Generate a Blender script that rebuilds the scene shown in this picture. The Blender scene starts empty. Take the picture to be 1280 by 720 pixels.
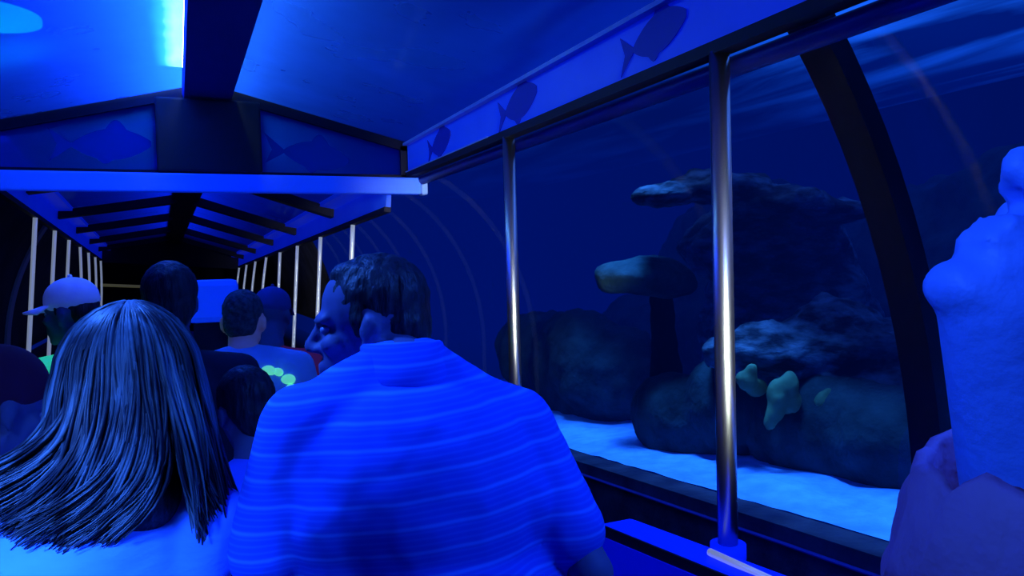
import bpy, bmesh, math, random
from mathutils import Vector, Matrix, noise
V = Vector
random.seed(7)
scn = bpy.context.scene
COL = scn.collection
PI = math.pi
R = math.radians

# ------------------------------------------------------------------ materials
def mat(name, col, rough=0.6, metal=0.0, emit=None, estr=0.0, spec=0.3, sss=0.0):
    m = bpy.data.materials.new(name); m.use_nodes = True
    b = m.node_tree.nodes['Principled BSDF']
    b.inputs['Base Color'].default_value = (*col, 1)
    b.inputs['Roughness'].default_value = rough
    b.inputs['Metallic'].default_value = metal
    b.inputs['Specular IOR Level'].default_value = spec
    if emit:
        b.inputs['Emission Color'].default_value = (*emit, 1)
        b.inputs['Emission Strength'].default_value = estr
    return m

def nodes(m):
    return m.node_tree.nodes, m.node_tree.links, m.node_tree.nodes['Principled BSDF']

def noisy(m, a, b, scale=8.0, detail=4.0, bump=0.0, stretch=(1, 1, 1), lo=0.35, hi=0.65, bscale=None):
    """vary the base colour between a and b with noise and add bump"""
    N, L, P = nodes(m)
    tc = N.new('ShaderNodeTexCoord'); mp = N.new('ShaderNodeMapping'); mp.inputs['Scale'].default_value = stretch
    L.new(tc.outputs['Object'], mp.inputs['Vector'])
    t = N.new('ShaderNodeTexNoise'); t.inputs['Scale'].default_value = scale; t.inputs['Detail'].default_value = detail
    L.new(mp.outputs['Vector'], t.inputs['Vector'])
    r = N.new('ShaderNodeValToRGB')
    r.color_ramp.elements[0].position = lo; r.color_ramp.elements[0].color = (*a, 1)
    r.color_ramp.elements[1].position = hi; r.color_ramp.elements[1].color = (*b, 1)
    L.new(t.outputs['Fac'], r.inputs['Fac']); L.new(r.outputs['Color'], P.inputs['Base Color'])
    if bump:
        t2 = t
        if bscale:
            t2 = N.new('ShaderNodeTexNoise'); t2.inputs['Scale'].default_value = bscale; t2.inputs['Detail'].default_value = 5
            L.new(mp.outputs['Vector'], t2.inputs['Vector'])
        bp = N.new('ShaderNodeBump'); bp.inputs['Strength'].default_value = bump; bp.inputs['Distance'].default_value = 0.02
        L.new(t2.outputs['Fac'], bp.inputs['Height']); L.new(bp.outputs['Normal'], P.inputs['Normal'])
    return m

M = {}
M['dark_frame'] = mat('dark_frame', (0.004, 0.006, 0.03), 0.55, spec=0.15)
M['beam'] = mat('beam', (0.02, 0.045, 0.32), 0.5, spec=0.15)
M['blue_paint'] = mat('blue_paint', (0.01, 0.05, 0.9), 0.6, emit=(0.0, 0.012, 1.0), estr=0.6, spec=0.1)  # emission imitates blue light on the side panel
M['panel_pad'] = mat('panel_pad', (0.01, 0.03, 0.6), 0.7, emit=(0.0, 0.002, 0.5), estr=0.6, spec=0.1)  # pad glows slightly so that it looks lit
M['bright_bar'] = mat('bright_bar', (0.1, 0.3, 0.95), 0.45, emit=(0.0, 0.025, 1.0), estr=0.35)  # blue light falling on the bar is put in as emission
M['fascia'] = noisy(mat('fascia', (0.06, 0.18, 0.8), 0.4, emit=(0.0, 0.018, 1.0), estr=0.22), (0.04, 0.16, 0.9), (0.07, 0.22, 1.0), 2.5)  # glows by emission to look lit along its length
M['rail_blue'] = mat('rail_blue', (0.01, 0.025, 0.3), 0.4)
M['trim_light'] = mat('trim_light', (0.25, 0.45, 1.0), 0.3)
M['decal'] = mat('decal', (0.015, 0.03, 0.42), 0.5, emit=(0, 0.002, 0.35), estr=0.2)
M['decal_far'] = mat('decal_far', (0.0, 0.02, 0.2), 0.9, emit=(0, 0.008, 0.2), estr=0.4, spec=0.0)
M['chrome'] = mat('chrome', (0.40, 0.43, 0.48), 0.29, 1.0)
M['far_pole'] = mat('far_pole', (0.75, 0.8, 0.9), 0.35, 0.6, emit=(0.5, 0.62, 0.9), estr=0.3)  # faint emission in place of light along the poles
M['box_black'] = mat('box_black', (0.008, 0.008, 0.02), 0.6)
M['rubber'] = mat('rubber', (0.006, 0.006, 0.03), 0.6)
M['deck'] = noisy(mat('deck', (0.03, 0.03, 0.06), 0.7), (0.02, 0.02, 0.05), (0.05, 0.05, 0.08), 30, bump=0.2)
M['bench'] = mat('bench', (0.03, 0.05, 0.3), 0.55)
M['concrete'] = noisy(mat('concrete', (0.05, 0.05, 0.09), 0.8), (0.02, 0.02, 0.06), (0.06, 0.06, 0.11), 6, bump=0.6, bscale=18)
M['dark_wall'] = noisy(mat('dark_wall', (0.008, 0.008, 0.02), 0.9), (0.004, 0.004, 0.012), (0.012, 0.012, 0.03), 3, bump=0.2)
M['rib'] = mat('rib', (0.01, 0.012, 0.035), 0.55)
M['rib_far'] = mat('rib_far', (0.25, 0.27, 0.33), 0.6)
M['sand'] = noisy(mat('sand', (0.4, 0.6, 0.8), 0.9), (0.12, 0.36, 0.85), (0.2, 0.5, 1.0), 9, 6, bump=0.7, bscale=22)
M['rock'] = noisy(mat('rock', (0.3, 0.35, 0.4), 0.9), (0.006, 0.014, 0.03), (0.11, 0.17, 0.24), 6.5, 9, bump=1.0, bscale=14, lo=0.42, hi=0.66, stretch=(1, 1, 2.2))
M['rock_dark'] = noisy(mat('rock_dark', (0.15, 0.2, 0.2), 0.9), (0.004, 0.02, 0.03), (0.022, 0.06, 0.075), 5, 8, bump=1.0, bscale=14)
M['plate_coral'] = noisy(mat('plate_coral', (0.2, 0.3, 0.3), 0.9), (0.008, 0.04, 0.055), (0.03, 0.09, 0.11), 7, 6, bump=0.8, bscale=25)
M['stalk'] = mat('stalk', (0.002, 0.008, 0.014), 0.95, spec=0.05)
M['sponge'] = noisy(mat('sponge', (0.5, 0.6, 0.2), 0.8, emit=(0.05, 0.16, 0.10), estr=0.03), (0.05, 0.13, 0.07), (0.10, 0.24, 0.12), 9, 4, bump=0.8)
M['skin'] = mat('skin', (0.10, 0.10, 0.22), 0.55, spec=0.15)
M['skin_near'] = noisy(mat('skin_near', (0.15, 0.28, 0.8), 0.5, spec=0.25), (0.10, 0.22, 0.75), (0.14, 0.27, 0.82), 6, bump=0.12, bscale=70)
M['skin_warm'] = mat('skin_warm', (0.55, 0.42, 0.42), 0.55, emit=(0.25, 0.18, 0.16), estr=0.05)
M['lip'] = mat('lip', (0.26, 0.26, 0.62), 0.4)
M['eye'] = mat('eye', (0.22, 0.24, 0.4), 0.3)
M['iris'] = mat('iris', (0.02, 0.02, 0.03), 0.1)
M['hair_dark'] = noisy(mat('hair_dark', (0.012, 0.013, 0.025), 0.5), (0.006, 0.007, 0.016), (0.03, 0.03, 0.05), 60, stretch=(1, 1, 0.2), bump=0.5)
M['hair_short'] = noisy(mat('hair_short', (0.05, 0.05, 0.06), 0.7), (0.03, 0.03, 0.04), (0.09, 0.09, 0.1), 60, bump=0.5)
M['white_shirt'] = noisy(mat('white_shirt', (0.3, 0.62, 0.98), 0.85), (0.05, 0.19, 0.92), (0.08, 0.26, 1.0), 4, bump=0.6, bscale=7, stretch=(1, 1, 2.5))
M['mauve'] = noisy(mat('mauve', (0.3, 0.16, 0.4), 0.75, emit=(0.045, 0.03, 0.16), estr=0.12), (0.16, 0.10, 0.28), (0.22, 0.14, 0.34), 6, bump=1.0, bscale=11)  # faint emission lifts the mauve under the blue lamps
M['green_shirt'] = mat('green_shirt', (0.1, 0.8, 0.35), 0.8, emit=(0.03, 0.8, 0.28), estr=0.5)  # fluorescent green set as emission, blue lamps alone leave it dull
M['glow_print'] = mat('glow_print', (0.2, 0.8, 0.4), 0.8, emit=(0.12, 0.75, 0.45), estr=0.7)
M['pale_shirt'] = noisy(mat('pale_shirt', (0.35, 0.5, 0.8), 0.85), (0.25, 0.38, 0.7), (0.45, 0.6, 0.9), 6, bump=0.4)
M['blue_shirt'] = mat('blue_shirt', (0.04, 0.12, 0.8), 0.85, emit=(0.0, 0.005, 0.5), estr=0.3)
M['dark_shirt'] = mat('dark_shirt', (0.015, 0.017, 0.045), 0.9)
M['red_shirt'] = mat('red_shirt', (0.3, 0.03, 0.09), 0.85, emit=(0.3, 0.03, 0.1), estr=0.07)
M['purple_hat'] = mat('purple_hat', (0.03, 0.008, 0.04), 0.9, emit=(0.06, 0.01, 0.12), estr=0.02)
M['cap_cloth'] = noisy(mat('cap_cloth', (0.3, 0.42, 0.8), 0.85, emit=(0.1, 0.16, 0.6), estr=0.12), (0.4, 0.5, 0.9), (0.55, 0.65, 1.0), 14, bump=0.2)  # small emission brightens the cap as if lit
M['navy_cap'] = mat('navy_cap', (0.06, 0.07, 0.25), 0.85)
M['trousers'] = mat('trousers', (0.015, 0.016, 0.04), 0.9)
M['button'] = mat('button', (0.45, 0.45, 0.8), 0.3)
M['yellow_rail'] = mat('yellow_rail', (0.4, 0.4, 0.25), 0.4, emit=(0.3, 0.3, 0.15), estr=0.12)

# striped polo cloth: thin pale pin-stripes running round the body
m = mat('polo', (0.06, 0.3, 0.95), 0.85); N, L, P = nodes(m)
tc = N.new('ShaderNodeTexCoord'); sp = N.new('ShaderNodeSeparateXYZ'); L.new(tc.outputs['Object'], sp.inputs[0])
nz = N.new('ShaderNodeTexNoise'); nz.inputs['Scale'].default_value = 5; L.new(tc.outputs['Object'], nz.inputs['Vector'])
ma = N.new('ShaderNodeMath'); ma.operation = 'MULTIPLY_ADD'; L.new(nz.outputs['Fac'], ma.inputs[0]); ma.inputs[1].default_value = 0.012
mx_ = N.new('ShaderNodeMath'); mx_.operation = 'MULTIPLY_ADD'; L.new(sp.outputs['X'], mx_.inputs[0]); mx_.inputs[1].default_value = -0.06; L.new(sp.outputs['Z'], mx_.inputs[2])
L.new(mx_.outputs[0], ma.inputs[2])
def stripe(freq, power):
    a = N.new('ShaderNodeMath'); a.operation = 'MULTIPLY'; L.new(ma.outputs[0], a.inputs[0]); a.inputs[1].default_value = freq
    s = N.new('ShaderNodeMath'); s.operation = 'SINE'; L.new(a.outputs[0], s.inputs[0])
    h = N.new('ShaderNodeMath'); h.operation = 'MULTIPLY_ADD'; L.new(s.outputs[0], h.inputs[0]); h.inputs[1].default_value = 0.5; h.inputs[2].default_value = 0.5
    p = N.new('ShaderNodeMath'); p.operation = 'POWER'; L.new(h.outputs[0], p.inputs[0]); p.inputs[1].default_value = power
    return p
s1 = stripe(2 * PI / 0.036, 22); s2 = stripe(2 * PI / 0.009, 3)
mm = N.new('ShaderNodeMath'); mm.operation = 'MULTIPLY_ADD'; L.new(s2.outputs[0], mm.inputs[0]); mm.inputs[1].default_value = 0.3; L.new(s1.outputs[0], mm.inputs[2])
rp = N.new('ShaderNodeValToRGB'); rp.color_ramp.elements[0].color = (0.012, 0.085, 0.80, 1); rp.color_ramp.elements[1].color = (0.05, 0.24, 1.0, 1)
L.new(mm.outputs[0], rp.inputs[0]); L.new(rp.outputs[0], P.inputs['Base Color'])
bp = N.new('ShaderNodeBump'); bp.inputs['Strength'].default_value = 0.25; bp.inputs['Distance'].default_value = 0.03
nb = N.new('ShaderNodeTexNoise'); nb.inputs['Scale'].default_value = 6; nb.inputs['Detail'].default_value = 3; L.new(tc.outputs['Object'], nb.inputs['Vector'])
L.new(nb.outputs['Fac'], bp.inputs['Height']); L.new(bp.outputs['Normal'], P.inputs['Normal'])
M['polo'] = m

# long hair: colour varies from lock to lock, pale streaks are painted highlights
m = mat('hair_long', (0.05, 0.06, 0.09), 0.42, spec=0.22); N, L, P = nodes(m)
tc = N.new('ShaderNodeTexCoord'); mp = N.new('ShaderNodeMapping'); mp.inputs['Scale'].default_value = (26, 26, 2.2); L.new(tc.outputs['Object'], mp.inputs['Vector'])
nh = N.new('ShaderNodeTexNoise'); nh.inputs['Scale'].default_value = 1.0; nh.inputs['Detail'].default_value = 3; L.new(mp.outputs[0], nh.inputs['Vector'])
g = N.new('ShaderNodeNewGeometry'); mh = N.new('ShaderNodeMath'); mh.operation = 'MULTIPLY_ADD'; mh.inputs[1].default_value = 0.22
L.new(g.outputs['Random Per Island'], mh.inputs[0]); L.new(nh.outputs['Fac'], mh.inputs[2]); rp = N.new('ShaderNodeValToRGB')
rp.color_ramp.elements[0].position = 0.55; rp.color_ramp.elements[0].color = (0.010, 0.013, 0.026, 1)
rp.color_ramp.elements[1].position = 0.85; rp.color_ramp.elements[1].color = (0.12, 0.17, 0.23, 1)
L.new(mh.outputs[0], rp.inputs[0]); L.new(rp.outputs[0], P.inputs['Base Color'])
M['hair_long'] = m

def shader(name):
    m = bpy.data.materials.new(name); m.use_nodes = True
    N, L = m.node_tree.nodes, m.node_tree.links
    for n in list(N):
        if n.type != 'OUTPUT_MATERIAL': N.remove(n)
    return m, N, L, N['Material Output']

# clear curved acrylic of the tunnel
m, N, L, O = shader('acrylic')
t = N.new('ShaderNodeBsdfTransparent'); t.inputs[0].default_value = (0.93, 0.96, 1, 1)
gl = N.new('ShaderNodeBsdfGlossy'); gl.inputs['Roughness'].default_value = 0.02; gl.inputs['Color'].default_value = (0.7, 0.8, 1, 1)
fr = N.new('ShaderNodeValue'); fr.outputs[0].default_value = 0.02
mx = N.new('ShaderNodeMixShader'); L.new(fr.outputs[0], mx.inputs[0]); L.new(t.outputs[0], mx.inputs[1]); L.new(gl.outputs[0], mx.inputs[2]); L.new(mx.outputs[0], O.inputs['Surface'])
M['acrylic'] = m

# milky blue see-through roof sheet
def roof_glass(name, clear, diff, gloss=0.05):
    m, N, L, O = shader(name)
    t = N.new('ShaderNodeBsdfTransparent'); t.inputs[0].default_value = clear
    d = N.new('ShaderNodeBsdfTranslucent'); d.inputs[0].default_value = diff
    tc = N.new('ShaderNodeTexCoord'); nz = N.new('ShaderNodeTexNoise'); nz.inputs['Scale'].default_value = 2.2; nz.inputs['Detail'].default_value = 5
    L.new(tc.outputs['Object'], nz.inputs['Vector'])
    r = N.new('ShaderNodeMapRange'); r.inputs['From Min'].default_value = 0.3; r.inputs['From Max'].default_value = 0.7; r.inputs['To Min'].default_value = 0.42; r.inputs['To Max'].default_value = 0.58
    L.new(nz.outputs['Fac'], r.inputs['Value'])
    mx = N.new('ShaderNodeMixShader'); L.new(r.outputs[0], mx.inputs[0]); L.new(t.outputs[0], mx.inputs[1]); L.new(d.outputs[0], mx.inputs[2])
    gl = N.new('ShaderNodeBsdfGlossy'); gl.inputs['Roughness'].default_value = 0.12; gl.inputs['Color'].default_value = (0.3, 0.5, 1, 1)
    m2 = N.new('ShaderNodeMixShader'); m2.inputs[0].default_value = gloss
    L.new(mx.outputs[0], m2.inputs[1]); L.new(gl.outputs[0], m2.inputs[2]); L.new(m2.outputs[0], O.inputs['Surface'])
    return m
M['roof_glass'] = roof_glass('roof_glass', (0.55, 0.75, 1, 1), (0.035, 0.16, 0.8, 1))
M['gable_glass'] = roof_glass('gable_glass', (0.3, 0.5, 1, 1), (0.03, 0.25, 1.0, 1), 0.0)

# water: blue body that swallows light; its emission imitates scattered haze
m, N, L, O = shader('water')
t = N.new('ShaderNodeBsdfTransparent'); L.new(t.outputs[0], O.inputs['Surface'])
ab = N.new('ShaderNodeVolumeAbsorption'); ab.inputs['Color'].default_value = (0.05, 0.30, 0.55, 1); ab.inputs['Density'].default_value = 0.32
em = N.new('ShaderNodeEmission'); em.inputs['Color'].default_value = (0.0, 0.06, 1.0, 1); em.inputs['Strength'].default_value = 0.0215
ad = N.new('ShaderNodeAddShader'); L.new(ab.outputs[0], ad.inputs[0]); L.new(em.outputs[0], ad.inputs[1]); L.new(ad.outputs[0], O.inputs['Volume'])
M['water'] = m

# underside of the water surface, light streaks and falloff painted as emission
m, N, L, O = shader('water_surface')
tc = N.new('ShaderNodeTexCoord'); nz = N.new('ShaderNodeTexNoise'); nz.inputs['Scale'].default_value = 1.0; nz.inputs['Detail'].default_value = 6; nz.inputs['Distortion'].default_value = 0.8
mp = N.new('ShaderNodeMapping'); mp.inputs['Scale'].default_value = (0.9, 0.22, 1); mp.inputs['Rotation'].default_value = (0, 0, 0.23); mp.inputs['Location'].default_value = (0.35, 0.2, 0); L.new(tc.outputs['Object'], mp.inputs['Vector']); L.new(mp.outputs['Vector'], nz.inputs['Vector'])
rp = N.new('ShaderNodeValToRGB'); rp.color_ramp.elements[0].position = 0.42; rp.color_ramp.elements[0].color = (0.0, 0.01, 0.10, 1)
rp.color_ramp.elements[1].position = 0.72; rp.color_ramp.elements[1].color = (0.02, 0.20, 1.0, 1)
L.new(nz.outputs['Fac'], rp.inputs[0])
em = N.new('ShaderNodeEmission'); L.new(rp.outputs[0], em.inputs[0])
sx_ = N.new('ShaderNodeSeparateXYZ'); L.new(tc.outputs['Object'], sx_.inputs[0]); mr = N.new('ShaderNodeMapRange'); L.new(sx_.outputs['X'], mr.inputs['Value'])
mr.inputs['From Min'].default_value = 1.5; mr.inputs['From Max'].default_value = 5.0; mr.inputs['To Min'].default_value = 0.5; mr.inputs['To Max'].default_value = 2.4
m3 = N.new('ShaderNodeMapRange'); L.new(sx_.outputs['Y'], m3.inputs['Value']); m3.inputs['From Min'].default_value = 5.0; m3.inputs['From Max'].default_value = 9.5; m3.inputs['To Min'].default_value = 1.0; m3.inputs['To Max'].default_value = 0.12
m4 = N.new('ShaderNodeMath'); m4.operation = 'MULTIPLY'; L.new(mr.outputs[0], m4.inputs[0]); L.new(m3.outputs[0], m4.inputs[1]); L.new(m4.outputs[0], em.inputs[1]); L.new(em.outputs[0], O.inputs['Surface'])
M['water_surface'] = m

def emis(name, col, s):
    m, N, L, O = shader(name); e = N.new('ShaderNodeEmission'); e.inputs[0].default_value = (*col, 1); e.inputs[1].default_value = s
    L.new(e.outputs[0], O.inputs['Surface']); return m
m, N, L, O = shader('lamp_white')
tc = N.new('ShaderNodeTexCoord'); sp_ = N.new('ShaderNodeSeparateXYZ'); L.new(tc.outputs['Object'], sp_.inputs[0])
nz = N.new('ShaderNodeTexNoise'); nz.inputs['Scale'].default_value = 5; L.new(tc.outputs['Object'], nz.inputs['Vector'])
ma2 = N.new('ShaderNodeMath'); ma2.operation = 'MULTIPLY_ADD'; ma2.inputs[1].default_value = 0.05; L.new(nz.outputs['Fac'], ma2.inputs[0]); L.new(sp_.outputs['X'], ma2.inputs[2])
mr = N.new('ShaderNodeMapRange'); mr.inputs['From Min'].default_value = -0.27; mr.inputs['From Max'].default_value = -0.06; L.new(ma2.outputs[0], mr.inputs['Value'])
rp = N.new('ShaderNodeValToRGB'); rp.color_ramp.elements[0].color = (0, 0.01, 0.15, 1); rp.color_ramp.elements[1].color = (8, 14, 15, 1)  # cyan halo of the lamp is painted across its left edge
e1 = rp.color_ramp.elements.new(0.45); e1.color = (0.0, 0.5, 2.2, 1); e2 = rp.color_ramp.elements.new(0.72); e2.color = (0.4, 3.5, 4.5, 1)
L.new(mr.outputs[0], rp.inputs[0]); e = N.new('ShaderNodeEmission'); L.new(rp.outputs[0], e.inputs[0]); L.new(e.outputs[0], O.inputs['Surface'])
M['lamp_white'] = m
M['teal_glow'] = emis('teal_glow', (0.0, 0.6, 0.42), 2.6)

# ------------------------------------------------------------------ mesh helpers
class MB:
    def __init__(s): s.bm = bmesh.new()
    def poly(s, pts, faces):
        vs = [s.bm.verts.new(p) for p in pts]
        for f in faces:
            try: s.bm.faces.new([vs[i] for i in f])
            except ValueError: pass
        return s
    def box(s, a, b):
        x0, y0, z0 = a; x1, y1, z1 = b
        return s.poly([(x0,y0,z0),(x1,y0,z0),(x1,y1,z0),(x0,y1,z0),(x0,y0,z1),(x1,y0,z1),(x1,y1,z1),(x0,y1,z1)],
                      [(0,3,2,1),(4,5,6,7),(0,1,5,4),(1,2,6,5),(2,3,7,6),(3,0,4,7)])
    def prism(s, poly, ext):
        """extrude the closed 3-D polygon by the vector ext"""
        n = len(poly); e = V(ext); P = [V(p) for p in poly]
        return s.poly(P + [p + e for p in P], [tuple(range(n))[::-1], tuple(range(n, 2*n))] + [(i, (i+1) % n, n + (i+1) % n, n + i) for i in range(n)])
    def tube(s, pts, r, seg=12, r2=None, cap=True):
        pts = [V(p) for p in pts]; n = len(pts); rings = []
        up = None
        for i, p in enumerate(pts):
            d = (pts[min(i+1, n-1)] - pts[max(i-1, 0)])
            if d.length < 1e-9: d = V((0, 0, 1))
            d.normalize()
            if up is None: up = V((0, 0, 1)) if abs(d.z) < 0.9 else V((1, 0, 0))
            a = d.cross(up)
            if a.length < 1e-6: a = d.cross(V((0.3, 1, 0.2)))
            a.normalize(); b = a.cross(d).normalized(); up = b
            rr = r if r2 is None else r + (r2 - r) * i / max(1, n-1)
            if callable(r): rr = r(i / max(1, n-1))
            rings.append([s.bm.verts.new(p + (a*math.cos(2*PI*k/seg) + b*math.sin(2*PI*k/seg)) * rr) for k in range(seg)])
        for i in range(n-1):
            for k in range(seg):
                s.bm.faces.new((rings[i][k], rings[i][(k+1) % seg], rings[i+1][(k+1) % seg], rings[i+1][k]))
        if cap:
            s.bm.faces.new(rings[0][::-1]); s.bm.faces.new(rings[-1])
        return s
    def ell(s, c, r, mtx=None, seg=20, rings=12):
        T = Matrix.Translation(V(c)) @ (mtx.to_4x4() if mtx else Matrix.Identity(4)) @ Matrix.Diagonal((*r, 1))
        bmesh.ops.create_uvsphere(s.bm, u_segments=seg, v_segments=rings, radius=1.0, matrix=T); return s
    def cap(s, a, b, ra, rb=None, seg=14):
        """tapered capsule"""
        a, b = V(a), V(b); rb = ra if rb is None else rb
        d = b - a
        if d.length < 1e-6: return s.ell(a, (ra, ra, ra))
        q = V((0, 0, 1)).rotation_difference(d.normalized()).to_matrix().to_4x4()
        prof = []
        for i in range(0, 7): t = -PI/2 + (PI/2) * i / 6; prof.append((ra*math.cos(t), ra*math.sin(t)))
        for i in range(0, 7): t = (PI/2) * i / 6; prof.append((rb*math.cos(t), d.length + rb*math.sin(t)))
        T = Matrix.Translation(a) @ q; rg = []
        for (rr, z) in prof:
            if rr < 1e-6: rg.append([s.bm.verts.new(T @ V((0, 0, z)))])
            else: rg.append([s.bm.verts.new(T @ V((rr*math.cos(2*PI*k/seg), rr*math.sin(2*PI*k/seg), z))) for k in range(seg)])
        for i in range(len(rg)-1):
            A, B = rg[i], rg[i+1]
            for k in range(seg):
                if len(A) == 1: s.bm.faces.new((A[0], B[(k+1) % seg], B[k]))
                elif len(B) == 1: s.bm.faces.new((A[k], A[(k+1) % seg], B[0]))
                else: s.bm.faces.new((A[k], A[(k+1) % seg], B[(k+1) % seg], B[k]))
        return s
    def build(s, name, material, parent=None, smooth=False, bevel=0.0):
        bmesh.ops.recalc_face_normals(s.bm, faces=s.bm.faces[:])
        if bevel:
            es = [e for e in s.bm.edges if len(e.link_faces) == 2 and e.calc_face_angle(0) > 0.6]
            bmesh.ops.bevel(s.bm, geom=es, offset=bevel, segments=2, affect='EDGES', profile=0.6)
        off = wloc(parent)
        for v in s.bm.verts: v.co -= off
        me = bpy.data.meshes.new(name); s.bm.to_mesh(me); s.bm.free()
        if smooth:
            for p in me.polygons: p.use_smooth = True
        o = bpy.data.objects.new(name, me); COL.objects.link(o); me.materials.append(material)
        if parent: o.parent = parent
        return o
    def blob(s, name, material, parent=None, voxel=0.01, smooth=8, fac=0.5, disp=None):
        """fuse everything into ONE continuous skin (voxel remesh) and smooth it"""
        o = s.build(name, material, None)
        md = o.modifiers.new('r', 'REMESH'); md.mode = 'VOXEL'; md.voxel_size = voxel; md.adaptivity = 0
        if smooth:
            ms = o.modifiers.new('s', 'SMOOTH'); ms.iterations = smooth; ms.factor = fac
        dg = bpy.context.evaluated_depsgraph_get(); ev = o.evaluated_get(dg)
        me = bpy.data.meshes.new_from_object(ev); old = o.data
        o.modifiers.clear(); o.data = me; bpy.data.meshes.remove(old)
        me.name = name
        if not me.materials: me.materials.append(material)
        off = wloc(parent)
        if disp:
            nn = [v.normal.copy() for v in me.vertices]
            for v, q in zip(me.vertices, nn): v.co += q * disp(v.co)
        for v in me.vertices: v.co -= off
        for p in me.polygons: p.use_smooth = True
        if parent: o.parent = parent
        return o

def wloc(o):
    w = V((0, 0, 0))
    while o is not None: w += o.location; o = o.parent
    return w

def tag(o, label=None, cat=None, group=None, kind=None):
    if label: o['label'] = label
    if cat: o['category'] = cat
    if group: o['group'] = group
    if kind: o['kind'] = kind
    return o

def thing(name, loc, label, cat, group=None):
    o = bpy.data.objects.new(name, None); COL.objects.link(o); o.location = loc; o.empty_display_size = 0.1
    return tag(o, label, cat, group)

def fish_outline(n=26):
    """generic fish silhouette, unit length, nose at +x"""
    up, dn = [], []
    for i in range(n+1):
        t = i / n
        x = 0.5 - t * 0.78
        h = 0.17 * math.sin(PI * min(1, t*0.95 + 0.03)) ** 0.75
        if 0.30 < t < 0.58: h += 0.10 * math.sin(PI * (t-0.30) / 0.28)
        up.append((x, h)); dn.append((x, -0.17 * math.sin(PI * min(1, t*0.95 + 0.03)) ** 0.75 - (0.05 * math.sin(PI*(t-0.5)/0.2) if 0.5 < t < 0.7 else 0)))
    tail = [(-0.5, 0.19), (-0.42, 0.0), (-0.5, -0.17)]
    return up + tail + dn[::-1]

def fish_decal(origin, du, dv, length, parent, material, flip=1, thick=0.004):
    du, dv = V(du).normalized(), V(dv).normalized(); nrm = du.cross(dv).normalized()
    pts = [V(origin) + du * (x * length * flip) + dv * (y * length) for x, y in fish_outline()]
    mb = MB(); mb.prism([p - nrm*thick/2 for p in pts], nrm*thick)
    return mb.build('fish_decal', material, parent)

# ------------------------------------------------------------------ the near tram carriage
CX, HW, YG = 0.22, 1.32, 5.29
XR, XL = CX + HW, CX - HW
YB = -1.6
car = thing('tram_carriage', (CX, 2.0, 0.0), 'near open-sided tram carriage with clear peaked roof and two chrome poles', 'tram carriage')
MB().box((XL, YB, 0.07), (XR, YG - 0.1, 0.15)).build('deck', M['deck'], car)
MB().prism([(CX-0.15, YB, 2.62), (CX-0.14, YB, 2.585), (CX+0.14, YB, 2.585), (CX+0.15, YB, 2.62), (CX+0.12, YB, 2.70), (CX-0.12, YB, 2.70)], (0, YG-YB, 0)).build('ridge_beam', M['beam'], car)
for sgn in (-1, 1):
    a, b = CX + sgn*0.15, CX + sgn*(HW - 0.02)
    MB().prism([(a, YB, 2.655), (b, YB, 2.365), (b, YB, 2.371), (a, YB, 2.661)], (0, YG-YB-0.02, 0)).build('roof_panel', M['roof_glass'], car)
    # fascia band above the open side, with a pale lip, a dark seal and the outer rail
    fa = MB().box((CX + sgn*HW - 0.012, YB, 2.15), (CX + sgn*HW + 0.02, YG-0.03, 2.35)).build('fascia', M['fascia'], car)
    x = CX + sgn*HW
    MB().box((min(x - sgn*0.045, x), YB, 2.338), (max(x - sgn*0.045, x), YG-0.03, 2.356)).build('fascia_lip', M['trim_light'], fa)
    MB().box((min(x - sgn*0.03, x + sgn*0.03), YB, 2.112), (max(x - sgn*0.03, x + sgn*0.03), YG-0.03, 2.15)).build('seal_strip', M['rubber'], fa)
    MB().box((min(x - sgn*0.02, x - sgn*0.034), 3.7, 2.148), (max(x - sgn*0.02, x - sgn*0.034), YG-0.03, 2.155)).build('edge_strip', M['trim_light'], fa)
    MB().tube([(x + sgn*0.055, YB, 2.075), (x + sgn*0.055, YG-0.05, 2.085)], 0.032, 12).build('side_rail', M['rail_blue'], car, smooth=True)
    if sgn > 0:
        for (y, ln, zz) in ((2.22, 0.40, 2.255), (3.36, 0.46, 2.25), (4.55, 0.46, 2.245)):
            fish_decal((x - 0.016, y, zz), (0, -1, 0.12), (0, 0.0, 1), ln, fa, M['decal'])
# gable frame at the front of the carriage
g = MB()
for sgn in (-1, 1):
    g.prism([(CX, YG, 2.68), (CX + sgn*0.16, YG, 2.675), (CX + sgn*HW, YG, 2.375), (CX + sgn*HW, YG, 2.30), (CX + sgn*0.16, YG, 2.59), (CX, YG, 2.59)], (0, 0.06, 0))
    x0, x1 = sorted((CX + sgn*HW, CX + sgn*(HW - 0.055)))
    g.box((x0, YG, 2.10), (x1, YG+0.06, 2.34))
g.box((XL, YG, 2.085), (XR, YG+0.06, 2.135))
gable = g.build('gable_frame', M['dark_frame'], car)
for sgn in (-1, 1):
    a, b = CX + sgn*0.29, CX + sgn*(HW-0.055)
    gp = MB().prism([(a, YG+0.02, 2.135), (b, YG+0.02, 2.135), (b, YG+0.02, 2.315), (a, YG+0.02, 2.565)], (0, 0.012, 0)).build('gable_panel', M['gable_glass'], car)
    fish_decal((CX + sgn*0.62, YG+0.012, 2.285 if sgn < 0 else 2.26), (1, 0, 0.05 if sgn < 0 else -0.12), (0, 0, 1), 0.56, gp, M['decal_far'], flip=1)
MB().box((CX-0.31, YG-0.13, 2.115), (CX+0.31, YG+0.07, 2.57)).build('ridge_box', M['box_black'], car, bevel=0.015)
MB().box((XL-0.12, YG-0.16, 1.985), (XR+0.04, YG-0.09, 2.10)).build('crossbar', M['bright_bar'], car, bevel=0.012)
MB().box((XR+0.04, YG-0.165, 1.98), (XR+0.09, YG-0.085, 2.09)).build('crossbar_end', M['trim_light'], car, bevel=0.015)
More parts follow.
